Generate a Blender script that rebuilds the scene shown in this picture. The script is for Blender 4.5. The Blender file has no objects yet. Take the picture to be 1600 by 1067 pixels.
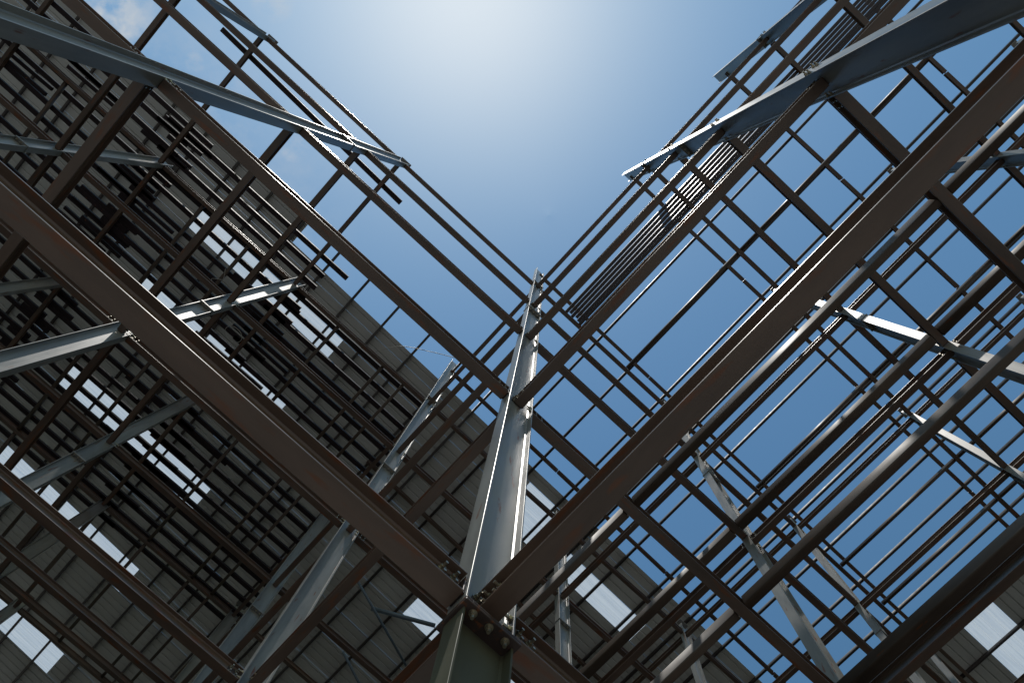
import bpy, bmesh, math, random
from mathutils import Vector, Matrix
random.seed(7)
scene = bpy.context.scene
C = scene.collection
S = 32.0          # metres per unit of the frame's proportions
EYE = 1.5         # camera height

# ------------------------------------------------------------------ camera
cam_d = bpy.data.cameras.new('camera')
cam = bpy.data.objects.new('camera', cam_d); C.objects.link(cam)
ROT = ((0.67506524, 0.73640517, 0.04465808), (-0.72376432, 0.67278013, -0.15340180), (-0.14301095, 0.07123430, 0.98715427))
m = Matrix(((ROT[0][0], -ROT[1][0], -ROT[2][0], 0), (ROT[0][1], -ROT[1][1], -ROT[2][1], 0), (ROT[0][2], -ROT[1][2], -ROT[2][2], 0), (0, 0, 0, 1)))
cam.matrix_world = Matrix.Translation((0, 0, EYE)) @ m
cam_d.sensor_width = 36.0
cam_d.lens = 1271.26 / 1600 * 36.0
cam_d.clip_start = 0.05
cam_d.clip_end = 5000
scene.camera = cam

# ------------------------------------------------------------------ sky, sun, exposure
SUN = Vector((0.135, -0.255, 1.0)).normalized()
w = bpy.data.worlds.new("World"); scene.world = w; w.use_nodes = True
nt = w.node_tree; nt.nodes.clear()
def wn(t, **k):
    n = nt.nodes.new(t)
    for a, b in k.items(): setattr(n, a, b)
    return n
sky = wn('ShaderNodeTexSky', sky_type='NISHITA', sun_disc=False)
sky.sun_elevation = math.asin(SUN.z)
sky.sun_rotation = math.atan2(SUN.x, SUN.y)
sky.altitude = 0; sky.air_density = 2.5; sky.dust_density = 0.5; sky.ozone_density = 4.0
gam = wn('ShaderNodeGamma'); gam.inputs['Gamma'].default_value = 2.0   # the photograph's contrast between haze near the sun and the deep blue
nt.links.new(sky.outputs[0], gam.inputs['Color'])
bg = wn('ShaderNodeBackground'); bg.inputs['Strength'].default_value = 0.05
out = wn('ShaderNodeOutputWorld')
# a few small fair-weather clouds, by direction
geo = wn('ShaderNodeTexCoord')
noise = wn('ShaderNodeTexNoise'); noise.inputs['Scale'].default_value = 18; noise.inputs['Detail'].default_value = 9; noise.inputs['Roughness'].default_value = 0.62
nt.links.new(geo.outputs['Generated'], noise.inputs['Vector'])
def mth(op, a, b=None, clamp=False):
    n = wn('ShaderNodeMath', operation=op, use_clamp=clamp)
    for i, x in enumerate((a, b)):
        if x is None: continue
        if isinstance(x, (int, float)): n.inputs[i].default_value = x
        else: nt.links.new(x, n.inputs[i])
    return n.outputs[0]
CLOUDS = [((-0.200, -0.585), 0.085, 1.0), ((-0.036, -0.412), 0.026, 0.55), ((-0.1555, -0.437), 0.014, 0.5), ((-0.150, -0.284), 0.022, 0.5), ((-0.275, -0.66), 0.05, 0.7), ((-0.41, -0.42), 0.3, 0.35)]
mask = None
for (u, v), r, s in CLOUDS:
    d = Vector((u, v, 1)).normalized()
    dist = wn('ShaderNodeVectorMath', operation='DISTANCE'); nt.links.new(geo.outputs['Generated'], dist.inputs[0]); dist.inputs[1].default_value = d
    q = mth('DIVIDE', dist.outputs['Value'], r)
    q = mth('SUBTRACT', 1.0, q, True)
    nz = mth('SUBTRACT', noise.outputs['Fac'], 0.42)
    nz = mth('MULTIPLY', nz, 5.0, True)
    q = mth('MULTIPLY', q, 2.2, True)
    q = mth('MULTIPLY', q, nz); q = mth('MULTIPLY', q, s)
    mask = q if mask is None else mth('MAXIMUM', mask, q)
tint = wn('ShaderNodeMix', data_type='RGBA', blend_type='MULTIPLY'); tint.inputs[0].default_value = 1; tint.inputs[7].default_value = (0.86, 0.84, 0.69, 1); nt.links.new(gam.outputs[0], tint.inputs[6])
# haze shoulder: keeps the aureole round the sun from clipping
num = wn('ShaderNodeVectorMath', operation='SCALE'); num.inputs['Scale'].default_value = 1.13; nt.links.new(tint.outputs[2], num.inputs[0])
den = wn('ShaderNodeVectorMath', operation='MULTIPLY_ADD'); nt.links.new(tint.outputs[2], den.inputs[0]); den.inputs[1].default_value = (1 / 115,) * 3; den.inputs[2].default_value = (1, 1, 1)
soft = wn('ShaderNodeVectorMath', operation='DIVIDE'); nt.links.new(num.outputs[0], soft.inputs[0]); nt.links.new(den.outputs[0], soft.inputs[1])
mix = wn('ShaderNodeMix', data_type='RGBA')
nt.links.new(mask, mix.inputs[0]); nt.links.new(soft.outputs[0], mix.inputs[6]); mix.inputs[7].default_value = (27, 29, 31, 1)
nt.links.new(mix.outputs[2], bg.inputs['Color']); nt.links.new(bg.outputs[0], out.inputs[0])

sl = bpy.data.lights.new('sun', 'SUN'); sl.energy = 5.0; sl.angle = math.radians(0.53); sl.color = (1.0, 0.95, 0.88)
so = bpy.data.objects.new('sun', sl); C.objects.link(so); so.location = (0, 0, 80)
so.rotation_euler = SUN.to_track_quat('Z', 'Y').to_euler()
vs = scene.view_settings
vs.view_transform = 'Standard'; vs.look = 'None'; vs.exposure = -1.3; vs.gamma = 1.0; vs.use_curve_mapping = False

# ------------------------------------------------------------------ materials
def mat(name, col, rough=0.5, metal=0.0, var=0.25, scale=2.0, spec=0.5, streak=None, rust=0.0, bump=0.0):
    M = bpy.data.materials.new(name); M.use_nodes = True
    t = M.node_tree; b = t.nodes['Principled BSDF']
    tc = t.nodes.new('ShaderNodeTexCoord'); mp = t.nodes.new('ShaderNodeMapping')
    t.links.new(tc.outputs['Object'], mp.inputs['Vector'])
    oi = t.nodes.new('ShaderNodeObjectInfo')
    rv = t.nodes.new('ShaderNodeVectorMath'); rv.operation = 'SCALE'; rv.inputs[0].default_value = (37, 53, 29)
    t.links.new(oi.outputs['Random'], rv.inputs['Scale']); t.links.new(rv.outputs[0], mp.inputs['Location'])
    if streak: mp.inputs['Scale'].default_value = streak
    n1 = t.nodes.new('ShaderNodeTexNoise'); n1.inputs['Scale'].default_value = scale; n1.inputs['Detail'].default_value = 8; n1.inputs['Roughness'].default_value = 0.65
    t.links.new(mp.outputs[0], n1.inputs['Vector'])
    cr = t.nodes.new('ShaderNodeValToRGB')
    cr.color_ramp.elements[0].position = 0.3; cr.color_ramp.elements[1].position = 0.72
    cr.color_ramp.elements[0].color = tuple(c * (1 - var) for c in col) + (1,)
    cr.color_ramp.elements[1].color = tuple(min(1, c * (1 + var)) for c in col) + (1,)
    t.links.new(n1.outputs['Fac'], cr.inputs[0])
    colour = cr.outputs[0]
    if rust > 0:
        n2 = t.nodes.new('ShaderNodeTexNoise'); n2.inputs['Scale'].default_value = scale * 6; n2.inputs['Detail'].default_value = 10
        t.links.new(mp.outputs[0], n2.inputs['Vector'])
        r2 = t.nodes.new('ShaderNodeValToRGB'); r2.color_ramp.elements[0].position = 0.70 - rust; r2.color_ramp.elements[1].position = 0.76 - rust * 0.6
        t.links.new(n2.outputs['Fac'], r2.inputs[0])
        mx = t.nodes.new('ShaderNodeMix'); mx.data_type = 'RGBA'; mx.inputs[7].default_value = (0.16, 0.055, 0.02, 1)
        t.links.new(r2.outputs[0], mx.inputs[0]); t.links.new(colour, mx.inputs[6]); colour = mx.outputs[2]
    t.links.new(colour, b.inputs['Base Color'])
    mr = t.nodes.new('ShaderNodeMapRange'); mr.inputs['To Min'].default_value = max(0.05, rough - 0.14); mr.inputs['To Max'].default_value = min(1, rough + 0.16)
    n3 = t.nodes.new('ShaderNodeTexNoise'); n3.inputs['Scale'].default_value = scale * 4; n3.inputs['Detail'].default_value = 6
    t.links.new(mp.outputs[0], n3.inputs['Vector']); t.links.new(n3.outputs['Fac'], mr.inputs['Value']); t.links.new(mr.outputs[0], b.inputs['Roughness'])
    b.inputs['Metallic'].default_value = metal
    b.inputs['Specular IOR Level'].default_value = spec
    if bump > 0:
        bp = t.nodes.new('ShaderNodeBump'); bp.inputs['Strength'].default_value = bump; bp.inputs['Distance'].default_value = 0.01
        t.links.new(n3.outputs['Fac'], bp.inputs['Height']); t.links.new(bp.outputs[0], b.inputs['Normal'])
    return M
M_COL = mat('grey_column_paint', (0.205, 0.204, 0.196), 0.36, 0.0, 0.38, 3.0, 0.38, (1, 1, 0.14), 0.06, 0.04)
M_BEAM = mat('red_brown_primer', (0.108, 0.071, 0.052), 0.38, 0.0, 0.48, 2.2, 0.5, (0.22, 1, 1), 0.13, 0.08)
def coat(M, wgt, rough):
    b = M.node_tree.nodes['Principled BSDF']; b.inputs['Coat Weight'].default_value = wgt; b.inputs['Coat Roughness'].default_value = rough
coat(M_BEAM, 0.55, 0.28)
M_JOIST = mat('brown_joist_primer', (0.088, 0.063, 0.049), 0.55, 0.0, 0.4, 2.0, 0.22, (0.3, 1, 1), 0.03)
coat(M_JOIST, 0.05, 0.3)
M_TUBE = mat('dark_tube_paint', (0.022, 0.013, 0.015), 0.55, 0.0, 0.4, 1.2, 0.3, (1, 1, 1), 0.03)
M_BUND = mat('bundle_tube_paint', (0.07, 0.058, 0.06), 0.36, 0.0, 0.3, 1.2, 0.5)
M_PURL = mat('purlin_paint', (0.05, 0.042, 0.041), 0.5, 0.0, 0.3, 1.5, 0.2)
M_LOW = mat('olive_shaded_column_paint', (0.085, 0.086, 0.062), 0.5, 0.0, 0.3, 2.0, 0.2, (1, 1, 0.25), 0.06)  # olive hue of its own, darkened to stand in for shade below the plate
M_BOLT = mat('zinc_bolt', (0.42, 0.38, 0.30), 0.35, 0.9, 0.25, 20)
M_PLATE = mat('plate_primer', (0.05, 0.034, 0.03), 0.5, 0.0, 0.3, 5, 0.4, None, 0.12)
M_ROD = mat('blue_grey_rod', (0.10, 0.13, 0.16), 0.4, 0.0, 0.2, 3)
M_WIRE = mat('pale_wire', (0.40, 0.38, 0.34), 0.5, 0.0, 0.2, 3)
M_SHEET = mat('galvanised_sheet', (0.54, 0.53, 0.50), 0.55, 0.0, 0.16, 0.35, 0.3, (1.5, 0.15, 1))
M_GROUND = mat('dusty_concrete', (0.30, 0.29, 0.275), 0.9, 0.0, 0.3, 0.25, 0.2)
def skylight_mat():
    M = bpy.data.materials.new('milky_skylight'); M.use_nodes = True
    t = M.node_tree; t.nodes.clear()
    o = t.nodes.new('ShaderNodeOutputMaterial'); tr = t.nodes.new('ShaderNodeBsdfTransparent'); tl = t.nodes.new('ShaderNodeBsdfTranslucent')
    gl = t.nodes.new('ShaderNodeBsdfDiffuse'); gl.inputs[0].default_value = (0.6, 0.63, 0.66, 1)
    tr.inputs[0].default_value = (0.92, 0.93, 0.93, 1); tl.inputs[0].default_value = (0.80, 0.80, 0.80, 1)
    tc = t.nodes.new('ShaderNodeTexCoord'); mp = t.nodes.new('ShaderNodeMapping'); mp.inputs['Scale'].default_value = (6, 0.15, 1)
    n = t.nodes.new('ShaderNodeTexNoise'); n.inputs['Scale'].default_value = 2.0; n.inputs['Detail'].default_value = 4
    t.links.new(tc.outputs['Object'], mp.inputs[0]); t.links.new(mp.outputs[0], n.inputs['Vector'])
    r = t.nodes.new('ShaderNodeMapRange'); r.inputs['From Min'].default_value = 0.3; r.inputs['From Max'].default_value = 0.7; r.inputs['To Min'].default_value = 0.38; r.inputs['To Max'].default_value = 0.62
    t.links.new(n.outputs['Fac'], r.inputs['Value'])
    m1 = t.nodes.new('ShaderNodeMixShader'); t.links.new(r.outputs[0], m1.inputs[0]); t.links.new(tr.outputs[0], m1.inputs[1]); t.links.new(tl.outputs[0], m1.inputs[2])
    m2 = t.nodes.new('ShaderNodeMixShader'); m2.inputs[0].default_value = 0.06; t.links.new(m1.outputs[0], m2.inputs[1]); t.links.new(gl.outputs[0], m2.inputs[2])
    t.links.new(m2.outputs[0], o.inputs[0]); return M
M_SKYL = skylight_mat()

# ------------------------------------------------------------------ helpers
def W(x, y, h):
    return Vector((x * S, y * S, EYE + h * S))
def to_px(p):
    q = Vector(p) - Vector((0, 0, EYE))
    c = [sum(ROT[r][k] * q[k] for k in range(3)) for r in range(3)]
    if c[2] < 0.1: return None
    return (800 + 1271.26 * c[0] / c[2], 533.5 + 1271.26 * c[1] / c[2])
def seen(a, b, margin=90):
    for i in range(41):
        p = to_px(a.lerp(b, i / 40))
        if p and -margin < p[0] < 1600 + margin and -margin < p[1] < 1067 + margin: return True
    return False
def mid_seen(a, b):
    pts = [to_px(a.lerp(b, i / 40)) for i in range(41)]
    pts = [p for p in pts if p and 0 < p[0] < 1600 and 0 < p[1] < 1067]
    return pts[len(pts) // 2] if pts else None
def link(name, me, m, parent=None, loc=(0, 0, 0), rz=0.0):
    o = bpy.data.objects.new(name, me); C.objects.link(o)
    if m and not me.materials: me.materials.append(m)
    o.location = loc; o.rotation_euler = (0, 0, rz)
    if parent: o.parent = parent
    return o
def tag(o, label, cat, group=None):
    o['label'] = label; o['category'] = cat; o['kind'] = 'thing'
    if group: o['group'] = group
    return o
def empty(name, loc):
    o = bpy.data.objects.new(name, None); C.objects.link(o); o.location = loc; return o
def i_profile(b, d, tf, tw, c=0.004):
    # outline of an I / H section, flanges parallel to the first axis, outer corners eased
    h, k, e = b / 2, d / 2, tw / 2
    right = [(h - c, -k), (h, -k + c), (h, -k + tf - c * .5), (h - c * .5, -k + tf), (e + .012, -k + tf), (e, -k + tf + .012),
             (e, k - tf - .012), (e + .012, k - tf), (h - c * .5, k - tf), (h, k - tf + c * .5), (h, k - c), (h - c, k)]
    return right + [(-x, y) for x, y in reversed(right)]
def rr_profile(b, d, r=0.02, n=4):
    pts = []
    for cx, cy, a0 in ((b/2 - r, d/2 - r, 0), (-b/2 + r, d/2 - r, 90), (-b/2 + r, -d/2 + r, 180), (b/2 - r, -d/2 + r, 270)):
        for i in range(n + 1):
            a = math.radians(a0 + 90 * i / n); pts.append((cx + r * math.cos(a), cy + r * math.sin(a)))
    return pts
_cache = {}
def extrude(profile, L, axis='X', hollow=0.0, smooth=False):
    """profile (across, up) swept along local X, centred; axis 'Z': profile is (x, y), swept from 0 up to L"""
    key = (tuple((round(a, 4), round(b, 4)) for a, b in profile), round(L, 3), axis, hollow, smooth)
    if key in _cache: return _cache[key]
    bm = bmesh.new(); n = len(profile)
    def put(pts, s):
        return [bm.verts.new((s, a, b) if axis == 'X' else (a, b, s)) for a, b in pts]
    s0, s1 = (-L / 2, L / 2) if axis == 'X' else (0, L)
    r0, r1 = put(profile, s0), put(profile, s1)
    fs = [bm.faces.new((r0[i], r0[(i + 1) % n], r1[(i + 1) % n], r1[i])) for i in range(n)]
    if smooth:
        for f in fs: f.smooth = True
    if hollow:
        xs = max(a for a, b in profile); ys = max(b for a, b in profile)
        inner = [(a * (xs - hollow) / xs, b * (ys - hollow) / ys) for a, b in profile]
        q0, q1 = put(inner, s0), put(inner, s1)
        for i in range(n):
            j = (i + 1) % n
            bm.faces.new((q0[i], q1[i], q1[j], q0[j])); bm.faces.new((r0[i], q0[i], q0[j], r0[j])); bm.faces.new((r1[i], r1[j], q1[j], q1[i]))
    else:
        bm.faces.new(list(reversed(r0))); bm.faces.new(r1)
    bmesh.ops.recalc_face_normals(bm, faces=bm.faces)
    me = bpy.data.meshes.new('section'); bm.to_mesh(me); bm.free()
    _cache[key] = me; return me
def box_mesh(x, y, z, bev=0.004):
    key = ('box', round(x, 4), round(y, 4), round(z, 4))
    if key in _cache: return _cache[key]
    bm = bmesh.new(); bmesh.ops.create_cube(bm, size=1)
    for v in bm.verts: v.co = Vector((v.co.x * x, v.co.y * y, v.co.z * z))
    bmesh.ops.bevel(bm, geom=list(bm.edges), offset=bev, segments=1, affect='EDGES')
    me = bpy.data.meshes.new('plate'); bm.to_mesh(me); bm.free(); _cache[key] = me; return me
def bolt_mesh():
    if 'bolt' in _cache: return _cache['bolt']
    bm = bmesh.new()
    for r, z0, z1, n in ((0.025, 0, 0.005, 16), (0.020, 0.005, 0.024, 6), (0.011, 0.024, 0.055, 10)):
        a = [bm.verts.new((r * math.cos(t * 2 * math.pi / n), r * math.sin(t * 2 * math.pi / n), z0)) for t in range(n)]
        b = [bm.verts.new((v.co.x, v.co.y, z1)) for v in a]
        for t in range(n): bm.faces.new((a[t], a[(t + 1) % n], b[(t + 1) % n], b[t]))
        bm.faces.new(b); bm.faces.new(list(reversed(a)))
    me = bpy.data.meshes.new('bolt'); bm.to_mesh(me); bm.free(); _cache['bolt'] = me; return me
def bolt(parent, loc, normal):
    o = link('bolt', bolt_mesh(), M_BOLT, parent, loc)
    o.rotation_euler = Vector(normal).to_track_quat('Z', 'Y').to_euler(); return o
def tube_path(name, pts, r, m, n=8, parent=None):
    """a thin round bar or wire through world points"""
    pts = [Vector(p) for p in pts]; o0 = pts[0]
    bm = bmesh.new(); rings = []
    for i, p in enumerate(pts):
        t = (pts[min(i + 1, len(pts) - 1)] - pts[max(i - 1, 0)]).normalized()
        a = t.orthogonal().normalized() if i == 0 else (a - t * a.dot(t)).normalized()
        b = t.cross(a)
        rings.append([bm.verts.new(p - o0 + r * (math.cos(k * 2 * math.pi / n) * a + math.sin(k * 2 * math.pi / n) * b)) for k in range(n)])
    for q0, q1 in zip(rings, rings[1:]):
        for k in range(n):
            f = bm.faces.new((q0[k], q0[(k + 1) % n], q1[(k + 1) % n], q1[k])); f.smooth = True
    bm.faces.new(list(reversed(rings[0]))); bm.faces.new(rings[-1])
    me = bpy.data.meshes.new(name); bm.to_mesh(me); bm.free()
    return link(name, me, m, parent, o0)

ORD = ['zeroth', 'first', 'second', 'third', 'fourth', 'fifth', 'sixth', 'seventh', 'eighth', 'ninth', 'tenth', 'eleventh', 'twelfth', 'thirteenth', 'fourteenth',
       'fifteenth', 'sixteenth', 'seventeenth', 'eighteenth', 'nineteenth', 'twentieth'] + ['twenty-' + x for x in ('first', 'second', 'third', 'fourth', 'fifth', 'sixth', 'seventh', 'eighth', 'ninth')]
NUM = ['no', 'one', 'two', 'three', 'four', 'five']
def node_words(i, j):
    a = '' if i == 0 else f"{NUM[abs(i)]} {'right-hand' if i > 0 else 'left-hand'}"
    b = '' if j == 0 else f"{NUM[abs(j)]} {'inward' if j > 0 else 'outward'}"
    return a, b
def node(i, j):
    """how to find a column: bays counted along the two beam directions from the tall centre column"""
    if (i, j) == (0, 0): return 'tall centre column'
    a = f"{NUM[abs(i)]} {'upper-right' if i > 0 else 'lower-left'}" if i else ''
    b = f"{NUM[abs(j)]} {'lower-right' if j > 0 else 'upper-left'}" if j else ''
    return 'column ' + ' '.join(x for x in (a, b) if x) + ' of centre'
LEVEL = ['', 'lowest', 'second', 'third', 'fourth', 'fifth', 'top']

# ------------------------------------------------------------------ ground
def sheet(name, x0, x1, y0, y1, z, m, div=1):
    bm = bmesh.new()
    vs_ = [bm.verts.new(p) for p in ((x0, y0, z), (x1, y0, z), (x1, y1, z), (x0, y1, z))]; bm.faces.new(vs_)
    me = bpy.data.meshes.new(name); bm.to_mesh(me); bm.free(); o = link(name, me, m); o['kind'] = 'structure'; return o
sheet('ground', -1500, 1500, -1500, 1500, 0, M_GROUND)
M_FLOOR = mat('dark_bounce_cut', (0.035, 0.034, 0.033), 0.7, 0.0, 0.3, 0.25, 0.3)  # near-black tone chosen to weaken light bouncing off the ground
sheet('left_bounce_cut_sheet', -1.10 * S, -0.30 * S, -1.05 * S, 0.30 * S, 0.004, M_FLOOR)  # unseen sheet, added to dim the underside of the left roof
sheet('inner_bounce_cut_sheet', -1.10 * S, 0.95 * S, 0.30 * S, 1.35 * S, 0.004, M_FLOOR)  # second unseen sheet, added to cut ground bounce farther inward

# ------------------------------------------------------------------ the frame's grid
X = {-4: -0.694, -3: -0.536, -2: -0.378, -1: -0.2205, 0: -0.0597, 1: 0.0985, 2: 0.2556, 3: 0.4135, 4: 0.571}
Y = {-4: -0.67, -3: -0.49, -2: -0.315, -1: -0.140, 0: 0.0393, 1: 0.2195, 2: 0.400, 3: 0.580, 4: 0.76}
HB = {1: 0.133, 2: 0.296, 3: 0.463, 4: 0.628, 5: 0.796, 6: 0.962}      # underside of the beams
DEP = {1: 0.0073, 2: 0.0070, 3: 0.0062, 4: 0.0060, 5: 0.0058, 6: 0.0058}
WID = {1: 0.0046, 2: 0.0044, 3: 0.0044, 4: 0.0044, 5: 0.0040, 6: 0.0038}
CB, CD, CTF, CTW = 0.0052 * S, 0.0113 * S, 0.014, 0.010                # column section
col_prof = i_profile(CB, CD, CTF, CTW, 0.0022)
def exists(i, j): return i <= 0 or j >= 0

# ------------------------------------------------------------------ columns
def column(i, j):
    x, y = X[i], Y[j]
    top = 1.03 if j == 0 and i >= -1 else 0.822
    a, b = W(x, y, -EYE / S), W(x, y, top)
    if not seen(a, b, 30): return
    t = empty('steel_column', (x * S, y * S, 0))
    p = mid_seen(a, b)
    if (i, j) == (0, 0): lab = 'tall grey H-column at the centre, with bolted end plate beneath the lowest beams'
    else: lab = 'grey H-column standing ' + node(i, j).replace('column ', '').replace(' of', ' bays from') + ' column'
    tag(t, lab, 'column', 'grey steel columns of the frame')
    cuts = [-EYE / S] + ([0.1285] if (i, j) == (0, 0) else []) + [0.585, 0.815] + ([top] if top > 0.9 else [])
    for k, (h0, h1) in enumerate(zip(cuts, cuts[1:])):
        z0, z1 = EYE + h0 * S + (0.022 if k else 0), EYE + h1 * S - (0.022 if k < len(cuts) - 2 else 0)
        link('shaft', extrude(col_prof, z1 - z0, 'Z'), M_LOW if (k == 0 and (i, j) == (0, 0)) else M_COL, t, (0, 0, z0))
    for h in cuts[1:-1]:
        big = h < 0.2
        px_, py_ = (0.0079 * S, 0.0126 * S) if big else (CB + 0.035, CD + 0.03)
        for dz in (-0.0112, 0.0112):
            link('splice_plate', box_mesh(px_, py_, 0.0215), M_PLATE if big else M_COL, t, (0, 0, EYE + h * S + dz))
        for sx in (-1, 1):
            for q in (-1, 0, 1):
                bolt(t, (sx * (0.085 if big else 0.05), q * py_ * 0.29, EYE + h * S - 0.0225), (0, 0, -1))
    if top < 0.9: link('cap_plate', box_mesh(CB + 0.03, CD + 0.03, 0.018), M_COL, t, (0, 0, EYE + top * S + 0.0095))
    if (i, j) in ((0, 0), (1, 0), (0, -1), (0, 1), (-1, 0), (1, 1), (-1, 1), (-1, -1), (2, 0), (2, 1), (0, 2), (1, 2), (-2, -1)):
        for L in (1, 2, 3, 4, 5):
            zc = EYE + (HB[L] + DEP[L] / 2) * S
            for sx in (-1, 1):
                for sz in (-1, 1):
                    bolt(t, (sx * CB * 0.34, CD / 2 - CTF - 0.001, zc + sz * 0.06), (0, -1, 0))
                    if (i, j) != (0, 0): bolt(t, (sx * CB * 0.34, (CD / 2 + 0.001) * (1 if j < 0 else -1), zc + sz * 0.06), (0, 1 if j < 0 else -1, 0))
            if (i, j) == (0, 0) and L < 5:      # angle cleat that carries the beam on the web
                link('clip_angle', box_mesh(0.010, 0.085, DEP[L] * S * 0.62), M_PLATE, t, (CTW / 2 + 0.006, -0.058, zc))
                link('clip_angle', box_mesh(0.085, 0.010, DEP[L] * S * 0.62), M_PLATE, t, (CTW / 2 + 0.056, -0.0105, zc))
                for sz in (-1, 1):
                    bolt(t, (CTW / 2 + 0.0115, -0.075, zc + sz * 0.05), (1, 0, 0)); bolt(t, (CTW / 2 + 0.075, -0.016, zc + sz * 0.05), (0, -1, 0))
    return t
for i in range(-4, 5):
    for j in range(-4, 5):
        if exists(i, j): column(i, j)

# ------------------------------------------------------------------ beams
def beam(name, prof, a, b, m, lab, cat, group, hollow=0.0, smooth=False, plates=None, margin=40, side=0):
    if not seen(a, b, margin): return None
    d = b - a; L = d.length
    o = link(name, extrude(prof, L, 'X', hollow, smooth), m, None, (a + b) / 2, math.atan2(d.y, d.x))
    if abs(d.z) > 1e-4: o.rotation_euler = (0, -math.asin(d.z / L), math.atan2(d.y, d.x))
    tag(o, lab, cat, group)
    if plates and side:                     # bolted web cleats at both ends
        for s in (-1, 1):
            link('web_cleat', box_mesh(0.17, 0.009, plates[1] * 0.62, 0.003), M_PLATE, o, (s * (L / 2 - 0.10), side * 0.0088, 0))
            for sx in (-0.045, 0.045):
                for sz in (-0.05, 0.05):
                    bolt(o, (s * (L / 2 - 0.10) + sx, side * 0.0136, sz), (0, side, 0))
    if plates:
        pw, pd = plates
        for s in (-1, 1):
            link('end_plate', box_mesh(0.014, pw, pd, 0.003), M_PLATE, o, (s * (L / 2 + 0.0085), 0, 0))
    return o
G_BEAM = 'red-brown I-beams of the frame'
def a_beam(L, i, j):              # runs towards the upper right, from column (i, j) to (i+1, j)
    d, b_ = DEP[L] * S, WID[L] * S * 0.95
    h = HB[L] + DEP[L] / 2
    g = CTW / 2 / S + 0.017 / S
    a, b = W(X[i] + g, Y[j], h), W(X[i + 1] - g, Y[j], h)
    lab = f"brown I-beam, {LEVEL[L]} level, running upper right from the {node(i, j)}"
    return beam('steel_beam', i_profile(b_, d, 0.013, 0.008), a, b, M_BEAM, lab, 'beam', G_BEAM, plates=(b_ * 0.8, d * 0.86), side=0 if L > 3 else (-1 if Y[j] > 0 else 1))
def b_beam(L, i, j):              # runs towards the lower right, from column (i, j) to (i, j+1)
    d, b_ = DEP[L] * S, WID[L] * S
    h = HB[L] + DEP[L] / 2
    g = CD / 2 / S + 0.017 / S
    a, b = W(X[i], Y[j] + g, h), W(X[i], Y[j + 1] - g, h)
    lab = f"brown I-beam, {LEVEL[L]} level, running lower right from the {node(i, j)}"
    return beam('steel_beam', i_profile(b_, d, 0.013, 0.008), a, b, M_BEAM, lab, 'beam', G_BEAM, plates=(b_ * 0.8, d * 0.86), side=0 if L > 3 else (-1 if X[i] < 0 else 1))
for L in (1, 2, 3, 4, 5):
    for i in range(-4, 4):
        for j in range(-4, 5):
            if exists(i, j) and exists(i + 1, j) and j < 4: a_beam(L, i, j)
    for i in range(-4, 5):
        for j in range(-4, 4):
            if exists(i, j) and exists(i, j + 1): b_beam(L, i, j)

# roof rafters over the inner wing
ROOF0, SLOPE = 0.985, 0.08
def roof_h(y): return ROOF0 - SLOPE * y
for i in (-2, -1, 0, 1, 2, 3):
    for j in (0, 1, 2, 3):
        ya, yb = Y[j] + 0.0005, Y[j + 1] - 0.0005
        b_, d = 0.0042 * S, 0.0056 * S
        a, b = W(X[i], ya, roof_h(ya) - 0.0028), W(X[i], yb, roof_h(yb) - 0.0028)
        beam('roof_rafter', i_profile(b_, d, 0.010, 0.007), a, b, M_BEAM, f"brown roof rafter high above, running lower right from {node(i, j)}", 'rafter', 'roof rafters')

# ------------------------------------------------------------------ joists
G_J = 'brown floor joists'
def joist(L, i, y, w_, lab, dep=None, z=None):
    dep = dep or DEP[L]
    h = (HB[L] + DEP[L] - dep / 2) if z is None else z
    g = WID[L] / 2 + 0.0004
    a, b = W(X[i] + g, y, h), W(X[i + 1] - g, y, h)
    return beam('floor_joist', rr_profile(w_ * S, dep * S, 0.022, 4), a, b, M_JOIST, lab, 'joist', G_J, 0.004, True)
for i in range(-1, 4):
    for k, (yy, w_) in enumerate(((0.0981, 0.0031), (0.1572, 0.0036), (0.2105, 0.0052))):
        joist(2, i, yy, w_, f"rounded brown joist, second level, {ORD[k + 1]} lower right of the {node(i, 0)}", 0.0066)
for i in range(-4, -1):
    for j in range(-4, 0):
        for k in (1, 2):
            yy = Y[j] + (Y[j + 1] - Y[j]) * k / 3
            joist(5, i, yy, 0.0034, f"thin joist under deck tubes, {ORD[k]} lower right of {node(i, j)}", 0.0046)
for i in range(-1, 4):
    joist(3, i, 0.2067, 0.0056, f"rounded brown joist, third level, {ORD[i + 2]} bay counting from the lower left", 0.0066)
for i in range(-4, -1):
    joist(5, i, 0.0068, 0.0032, f"extra thin joist under deck tubes, just upper left of the {node(i, 0)}", 0.0046)
for i in range(0, 4):
    for j in (0, 1, 2):
        for k in (1, 2):
            yy = Y[j] + (Y[j + 1] - Y[j]) * k / 3
            joist(5, i, yy, 0.0032, f"thin joist against blue sky, {ORD[k]} lower right of {node(i, j)}", 0.0046)

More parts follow.
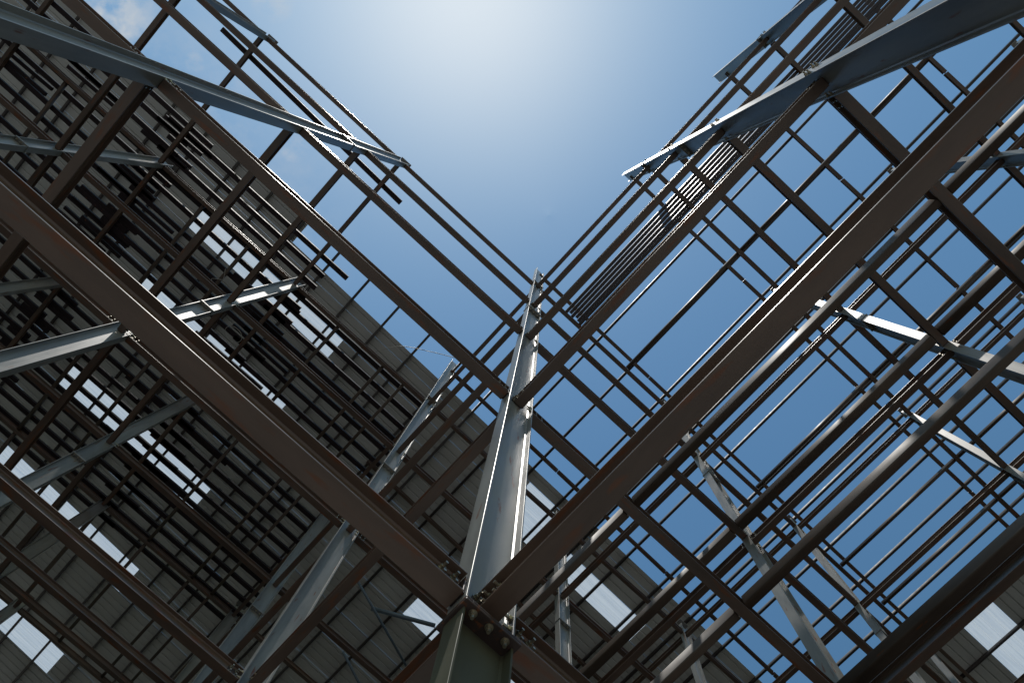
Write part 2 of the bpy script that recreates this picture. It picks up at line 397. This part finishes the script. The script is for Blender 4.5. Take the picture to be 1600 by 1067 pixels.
# ------------------------------------------------------------------ square tubes laid as decking on the fifth level
DECK = HB[5] + DEP[5] + 0.0002
G_T = 'dark square tubes laid loose across the fifth level'
tube_p = rr_profile(0.0051 * S, 0.0032 * S, 0.012, 2)
def deck(u, v0, v1, lab, skew=0.0, lift=0.0, wid=None):
    k = DECK + 0.0016 + lift
    a, b = W((u - skew) * k, v0 * k, k), W((u + skew) * k, v1 * k, k)
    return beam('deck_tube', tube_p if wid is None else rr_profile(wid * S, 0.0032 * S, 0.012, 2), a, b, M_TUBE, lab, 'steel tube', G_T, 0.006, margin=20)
rnd = random.Random(11)
rows = [('outermost', -0.2175, -0.650, -0.372, 0.016, 0.0035), ('middle', -0.2255, -0.418, -0.145, 0.015, 0.0022), ('innermost', -0.2650, -0.190, 0.058, 0.004, 0.0006)]
for nm, u0, v0, v1, je, ju in rows:
    k = 0; u = u0
    while u > -0.69:
        uu = u + rnd.uniform(-ju, ju)
        if not (nm == 'innermost' and k == 0):
            deck(uu, v0 + rnd.uniform(-je, je), v1 + rnd.uniform(-je, je), f"dark square tube, {ORD[k + 1]} from the open roof edge in the {nm} deck row", rnd.uniform(-ju, ju) * 0.4)
        u -= 0.0190; k += 1
k = 0
for u0, v0, v1 in ((-0.2280, -0.424, -0.350), (-0.2345, -0.43, -0.362), (-0.2550, -0.43, -0.362), (-0.2600, -0.435, -0.366), (-0.3010, -0.433, -0.376), (-0.3095, -0.43, -0.377), (-0.3170, -0.44, -0.373), (-0.3320, -0.448, -0.329), (-0.3465, -0.44, -0.36),
                  (-0.3640, -0.45, -0.362), (-0.3830, -0.45, -0.36), (-0.4000, -0.45, -0.36), (-0.2540, -0.56, -0.463), (-0.2620, -0.55, -0.46), (-0.2985, -0.61, -0.548), (-0.3080, -0.615, -0.55), (-0.3170, -0.24, -0.146), (-0.3350, -0.22, -0.145), (-0.2960, -0.22, -0.150), (-0.4080, -0.23, -0.12), (-0.3690, -0.20, -0.11),
                  (-0.5150, -0.26, -0.09), (-0.5480, -0.25, -0.12), (-0.5680, -0.25, -0.11), (-0.5850, -0.24, -0.10), (-0.5290, -0.23, -0.14)):
    k += 1
    deck(u0, v0, v1, f"short loose square tube, {ORD[k]} of the stray pile, resting between the deck rows", rnd.uniform(-.001, .001), 0.0 if k % 3 else 0.0034, 0.0040)
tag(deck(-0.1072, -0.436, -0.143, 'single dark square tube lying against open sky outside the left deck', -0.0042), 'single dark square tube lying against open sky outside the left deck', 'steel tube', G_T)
# the bundle stored on the fifth level along the right-hand edge
for k, y in enumerate((0.0775, 0.0812, 0.0849, 0.0886, 0.0923, 0.0957)):
    h = DECK + 0.0016
    x0_, x1_ = -0.0585 + 0.0008 * ((k * 3) % 5), 0.395 + 0.004 * ((k * 7) % 4)
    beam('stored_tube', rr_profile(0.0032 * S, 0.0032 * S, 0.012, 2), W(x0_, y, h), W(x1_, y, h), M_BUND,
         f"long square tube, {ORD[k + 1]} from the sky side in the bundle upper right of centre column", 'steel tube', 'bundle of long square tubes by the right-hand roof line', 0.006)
# ------------------------------------------------------------------ purlins and the metal roof
def hv(v): return ROOF0 / (1 + SLOPE * v)
VP = [-0.628, -0.576, -0.525, -0.475, -0.425, -0.3745, -0.3228, -0.2690, -0.2165, -0.1595, -0.110, -0.0605, -0.009, 0.0435, 0.0965, 0.1497, 0.2031, 0.2584, 0.3140, 0.3710, 0.4300, 0.4890, 0.5480, 0.6100, 0.672, 0.735, 0.798, 0.862]
pur_p = rr_profile(0.0031 * S, 0.0046 * S, 0.018, 3)
for k, v in enumerate(VP):
    h = hv(v); y = v * h; z = h + 0.0023
    x0_ = -1.09
    x1_ = -0.2035 if v < 0.14 else 0.62
    a, b = W(x0_, y, z), W(x1_, y, z)
    where = 'under the left metal roof' if v < 0.14 else 'crossing the open right-hand roof'
    beam('roof_purlin', pur_p, a, b, M_PURL, f"thin dark roof purlin {where}, {ORD[k + 1]} counting from the upper left", 'purlin', 'thin roof purlins', 0.003, True)
def roof_sheet(parent, x0, x1, y0, y1, m, name, dz=0.0):
    """ribbed sheet over a rectangle (grid units), ribs running down the slope, real thickness"""
    P = 0.33
    xs = {x0 * S, x1 * S}
    n0 = math.floor(x0 * S / P) - 1
    def prof(x):
        t = (x / P) % 1.0
        if t < 0.06: return t / 0.06
        if t < 0.16: return 1.0
        if t < 0.22: return (0.22 - t) / 0.06
        return 0.0
    x = n0 * P
    while x < x1 * S + P:
        for t in (0, 0.06, 0.16, 0.22):
            q = x + t * P
            if x0 * S < q < x1 * S: xs.add(q)
        x += P
    xs = sorted(xs)
    bm = bmesh.new(); T = 0.003
    def z(xw, yn): return EYE + (roof_h(yn) + 0.0048) * S + (0.010 if name == 'skylight' else 0.035) * prof(xw + 1e-6) + dz
    rows_ = []
    for y in (y0, y1):
        rows_.append(([bm.verts.new((q, y * S, z(q, y))) for q in xs], [bm.verts.new((q, y * S, z(q, y) + T)) for q in xs]))
    (b0, t0), (b1, t1) = rows_
    for k in range(len(xs) - 1):
        bm.faces.new((b0[k], b1[k], b1[k + 1], b0[k + 1])); bm.faces.new((t0[k], t0[k + 1], t1[k + 1], t1[k]))
        bm.faces.new((b0[k], b0[k + 1], t0[k + 1], t0[k])); bm.faces.new((b1[k + 1], b1[k], t1[k], t1[k + 1]))
    bm.faces.new((b0[0], t0[0], t1[0], b1[0])); bm.faces.new((b0[-1], b1[-1], t1[-1], t0[-1]))
    me = bpy.data.meshes.new(name); bm.to_mesh(me); bm.free()
    return link(name, me, m, parent)
def vy(v): return v * hv(v)
U = 0.98
def roof(parent, strips, y0, y1):
    """strips: (x0, x1, [(sky_y0, sky_y1), ...]) from left to right"""
    e = 0.0001
    for x0, x1, holes in strips:
        y = y0
        for a, b in holes:
            roof_sheet(parent, x0 + e, x1 - e, y + e, a - e, M_SHEET, 'roof_sheet')
            roof_sheet(parent, x0 + e, x1 - e, a - e * .5, b + e * .5, M_SKYL, 'skylight')
            y = b
        roof_sheet(parent, x0 + e, x1 - e, y + e, y1 - e, M_SHEET, 'roof_sheet')
r1 = empty('metal_roof', (0, 0, 0))
tag(r1, 'ribbed grey metal roof with milky skylights over the left side of the frame', 'roof')
A_, B_ = (vy(-0.322), vy(-0.085)), (vy(0.213), vy(0.455))
sky_u = [(-0.2575, -0.2890, None, (vy(0.213), vy(0.300))), (-0.2890, -0.3190, A_, B_), (-0.3985, -0.4310, A_, None), (-0.4580, -0.5000, None, B_), (-0.5570, -0.5950, A_, None), (-0.6370, -0.6720, None, B_), (-0.7100, -0.7540, A_, None), (-0.8780, -0.9180, A_, None)]
edges = []; x = -0.2415
strips = []
pos = -0.2400
roof_sheet(r1, -0.2399, -0.2105, -1.05, vy(-0.2115), M_SHEET, 'roof_sheet')
for u0, u1, h1, h2 in sky_u:
    xa, xb = u0 * 0.995, u1 * 0.995
    if pos - xa > 0.0005: strips.append((xa, pos, []))
    strips.append((xb, xa, [q for q in (h1, h2) if q])); pos = xb
strips.append((-1.10, pos, []))
roof(r1, strips, -1.05, 1.35)
r2 = empty('metal_roof', (0, 0, 0))
tag(r2, 'ribbed brownish metal roof with one wide skylight in the lower right corner', 'roof')
hs = hv(0.78)
roof(r2, [(-0.2395, -0.0237 * hs, []), (-0.0237 * hs, 0.0255 * hs, [(vy(0.735), vy(0.872))]), (0.0255 * hs, 0.95, [])], vy(0.70), 1.35)

# unseen walls, added to block outside ground light under that roof
def wall(x0, x1, y0, y1, z1, lab):
    o = link('light_block_wall', box_mesh((x1 - x0) * S, (y1 - y0) * S, z1, 0.01), M_SHEET, None, ((x0 + x1) / 2 * S, (y0 + y1) / 2 * S, z1 / 2))
    tag(o, lab, 'wall', 'added walls that block light under the roof')
wall(-1.110, -1.102, -1.05, 1.35, EYE + (roof_h(1.35) + 0.003) * S, 'long added light-blocking wall, unseen, at the far left roof edge')
wall(-1.100, -0.245, -1.060, -1.052, EYE + (roof_h(-1.05) + 0.003) * S, 'short added light-blocking wall, unseen, at the upper left roof end')
wall(-1.100, 0.95, 1.352, 1.360, EYE + (roof_h(1.35) + 0.003) * S, 'long added light-blocking wall, unseen, at the lower right roof end')
# ------------------------------------------------------------------ bracing rods, wires
def at(u, v, h): return W(u * h, v * h, h)
for k, (p, q, h, lab) in enumerate((((-0.5187, 0.1391), (-0.5640, 0.2648), 0.62, 'thin blue-grey brace rod slanting steeply left of the centre end plate'),
                                 ((-0.5348, 0.1767), (-0.4941, 0.2544), 0.63, 'flat dark brace bar crossing the steep rod and the lower skylight'),
                                 ((-0.6080, 0.1900), (-0.6550, 0.3000), 0.62, 'thin blue-grey brace rod near the bottom edge, below the tall left column'))):
    o = tube_path('brace_rod', [at(*p, h), at(*q, h)], 0.035 if k != 1 else 0.06, M_ROD, 10)
    tag(o, lab, 'brace', 'slender diagonal braces')
def wire(pts, h, lab, r=0.012, m=None):
    P = [at(u, v, h) for u, v in pts]; out_ = []
    for i in range(len(P) - 1):
        p0, p1, p2, p3 = P[max(i - 1, 0)], P[i], P[i + 1], P[min(i + 2, len(P) - 1)]
        for s in range(8):
            t = s / 8
            out_.append(0.5 * ((2 * p1) + (-p0 + p2) * t + (2 * p0 - 5 * p1 + 4 * p2 - p3) * t * t + (-p0 + 3 * p1 - 3 * p2 + p3) * t ** 3))
    out_.append(P[-1])
    tag(tube_path('loose_wire', out_, r, m or M_WIRE, 6), lab, 'wire', 'loose wires')
wire([(-0.2720, -0.045), (-0.2445, -0.026), (-0.224, 0.006), (-0.2075, 0.036)], 0.96, 'pale wire strung from the roof edge to the column top left of centre')
wire([(-0.2225, -0.318), (-0.2265, -0.300), (-0.240, -0.290), (-0.2395, -0.272)], 0.785, 'pale wire drooping beside the deck tubes near the open roof edge', 0.010)
wire([(-0.3210, -0.252), (-0.3330, -0.246), (-0.338, -0.252), (-0.344, -0.256), (-0.3480, -0.232)], 0.785, 'pale wire hanging below the brightest pair of skylights', 0.010)
import math as _m
wire([(-0.378 + 0.009 * _m.cos(t * .6), -0.192 + 0.012 * _m.sin(t * .6)) for t in range(12)], 0.785, 'coil of wire hanging under deck near the bright skylight strip', 0.010)
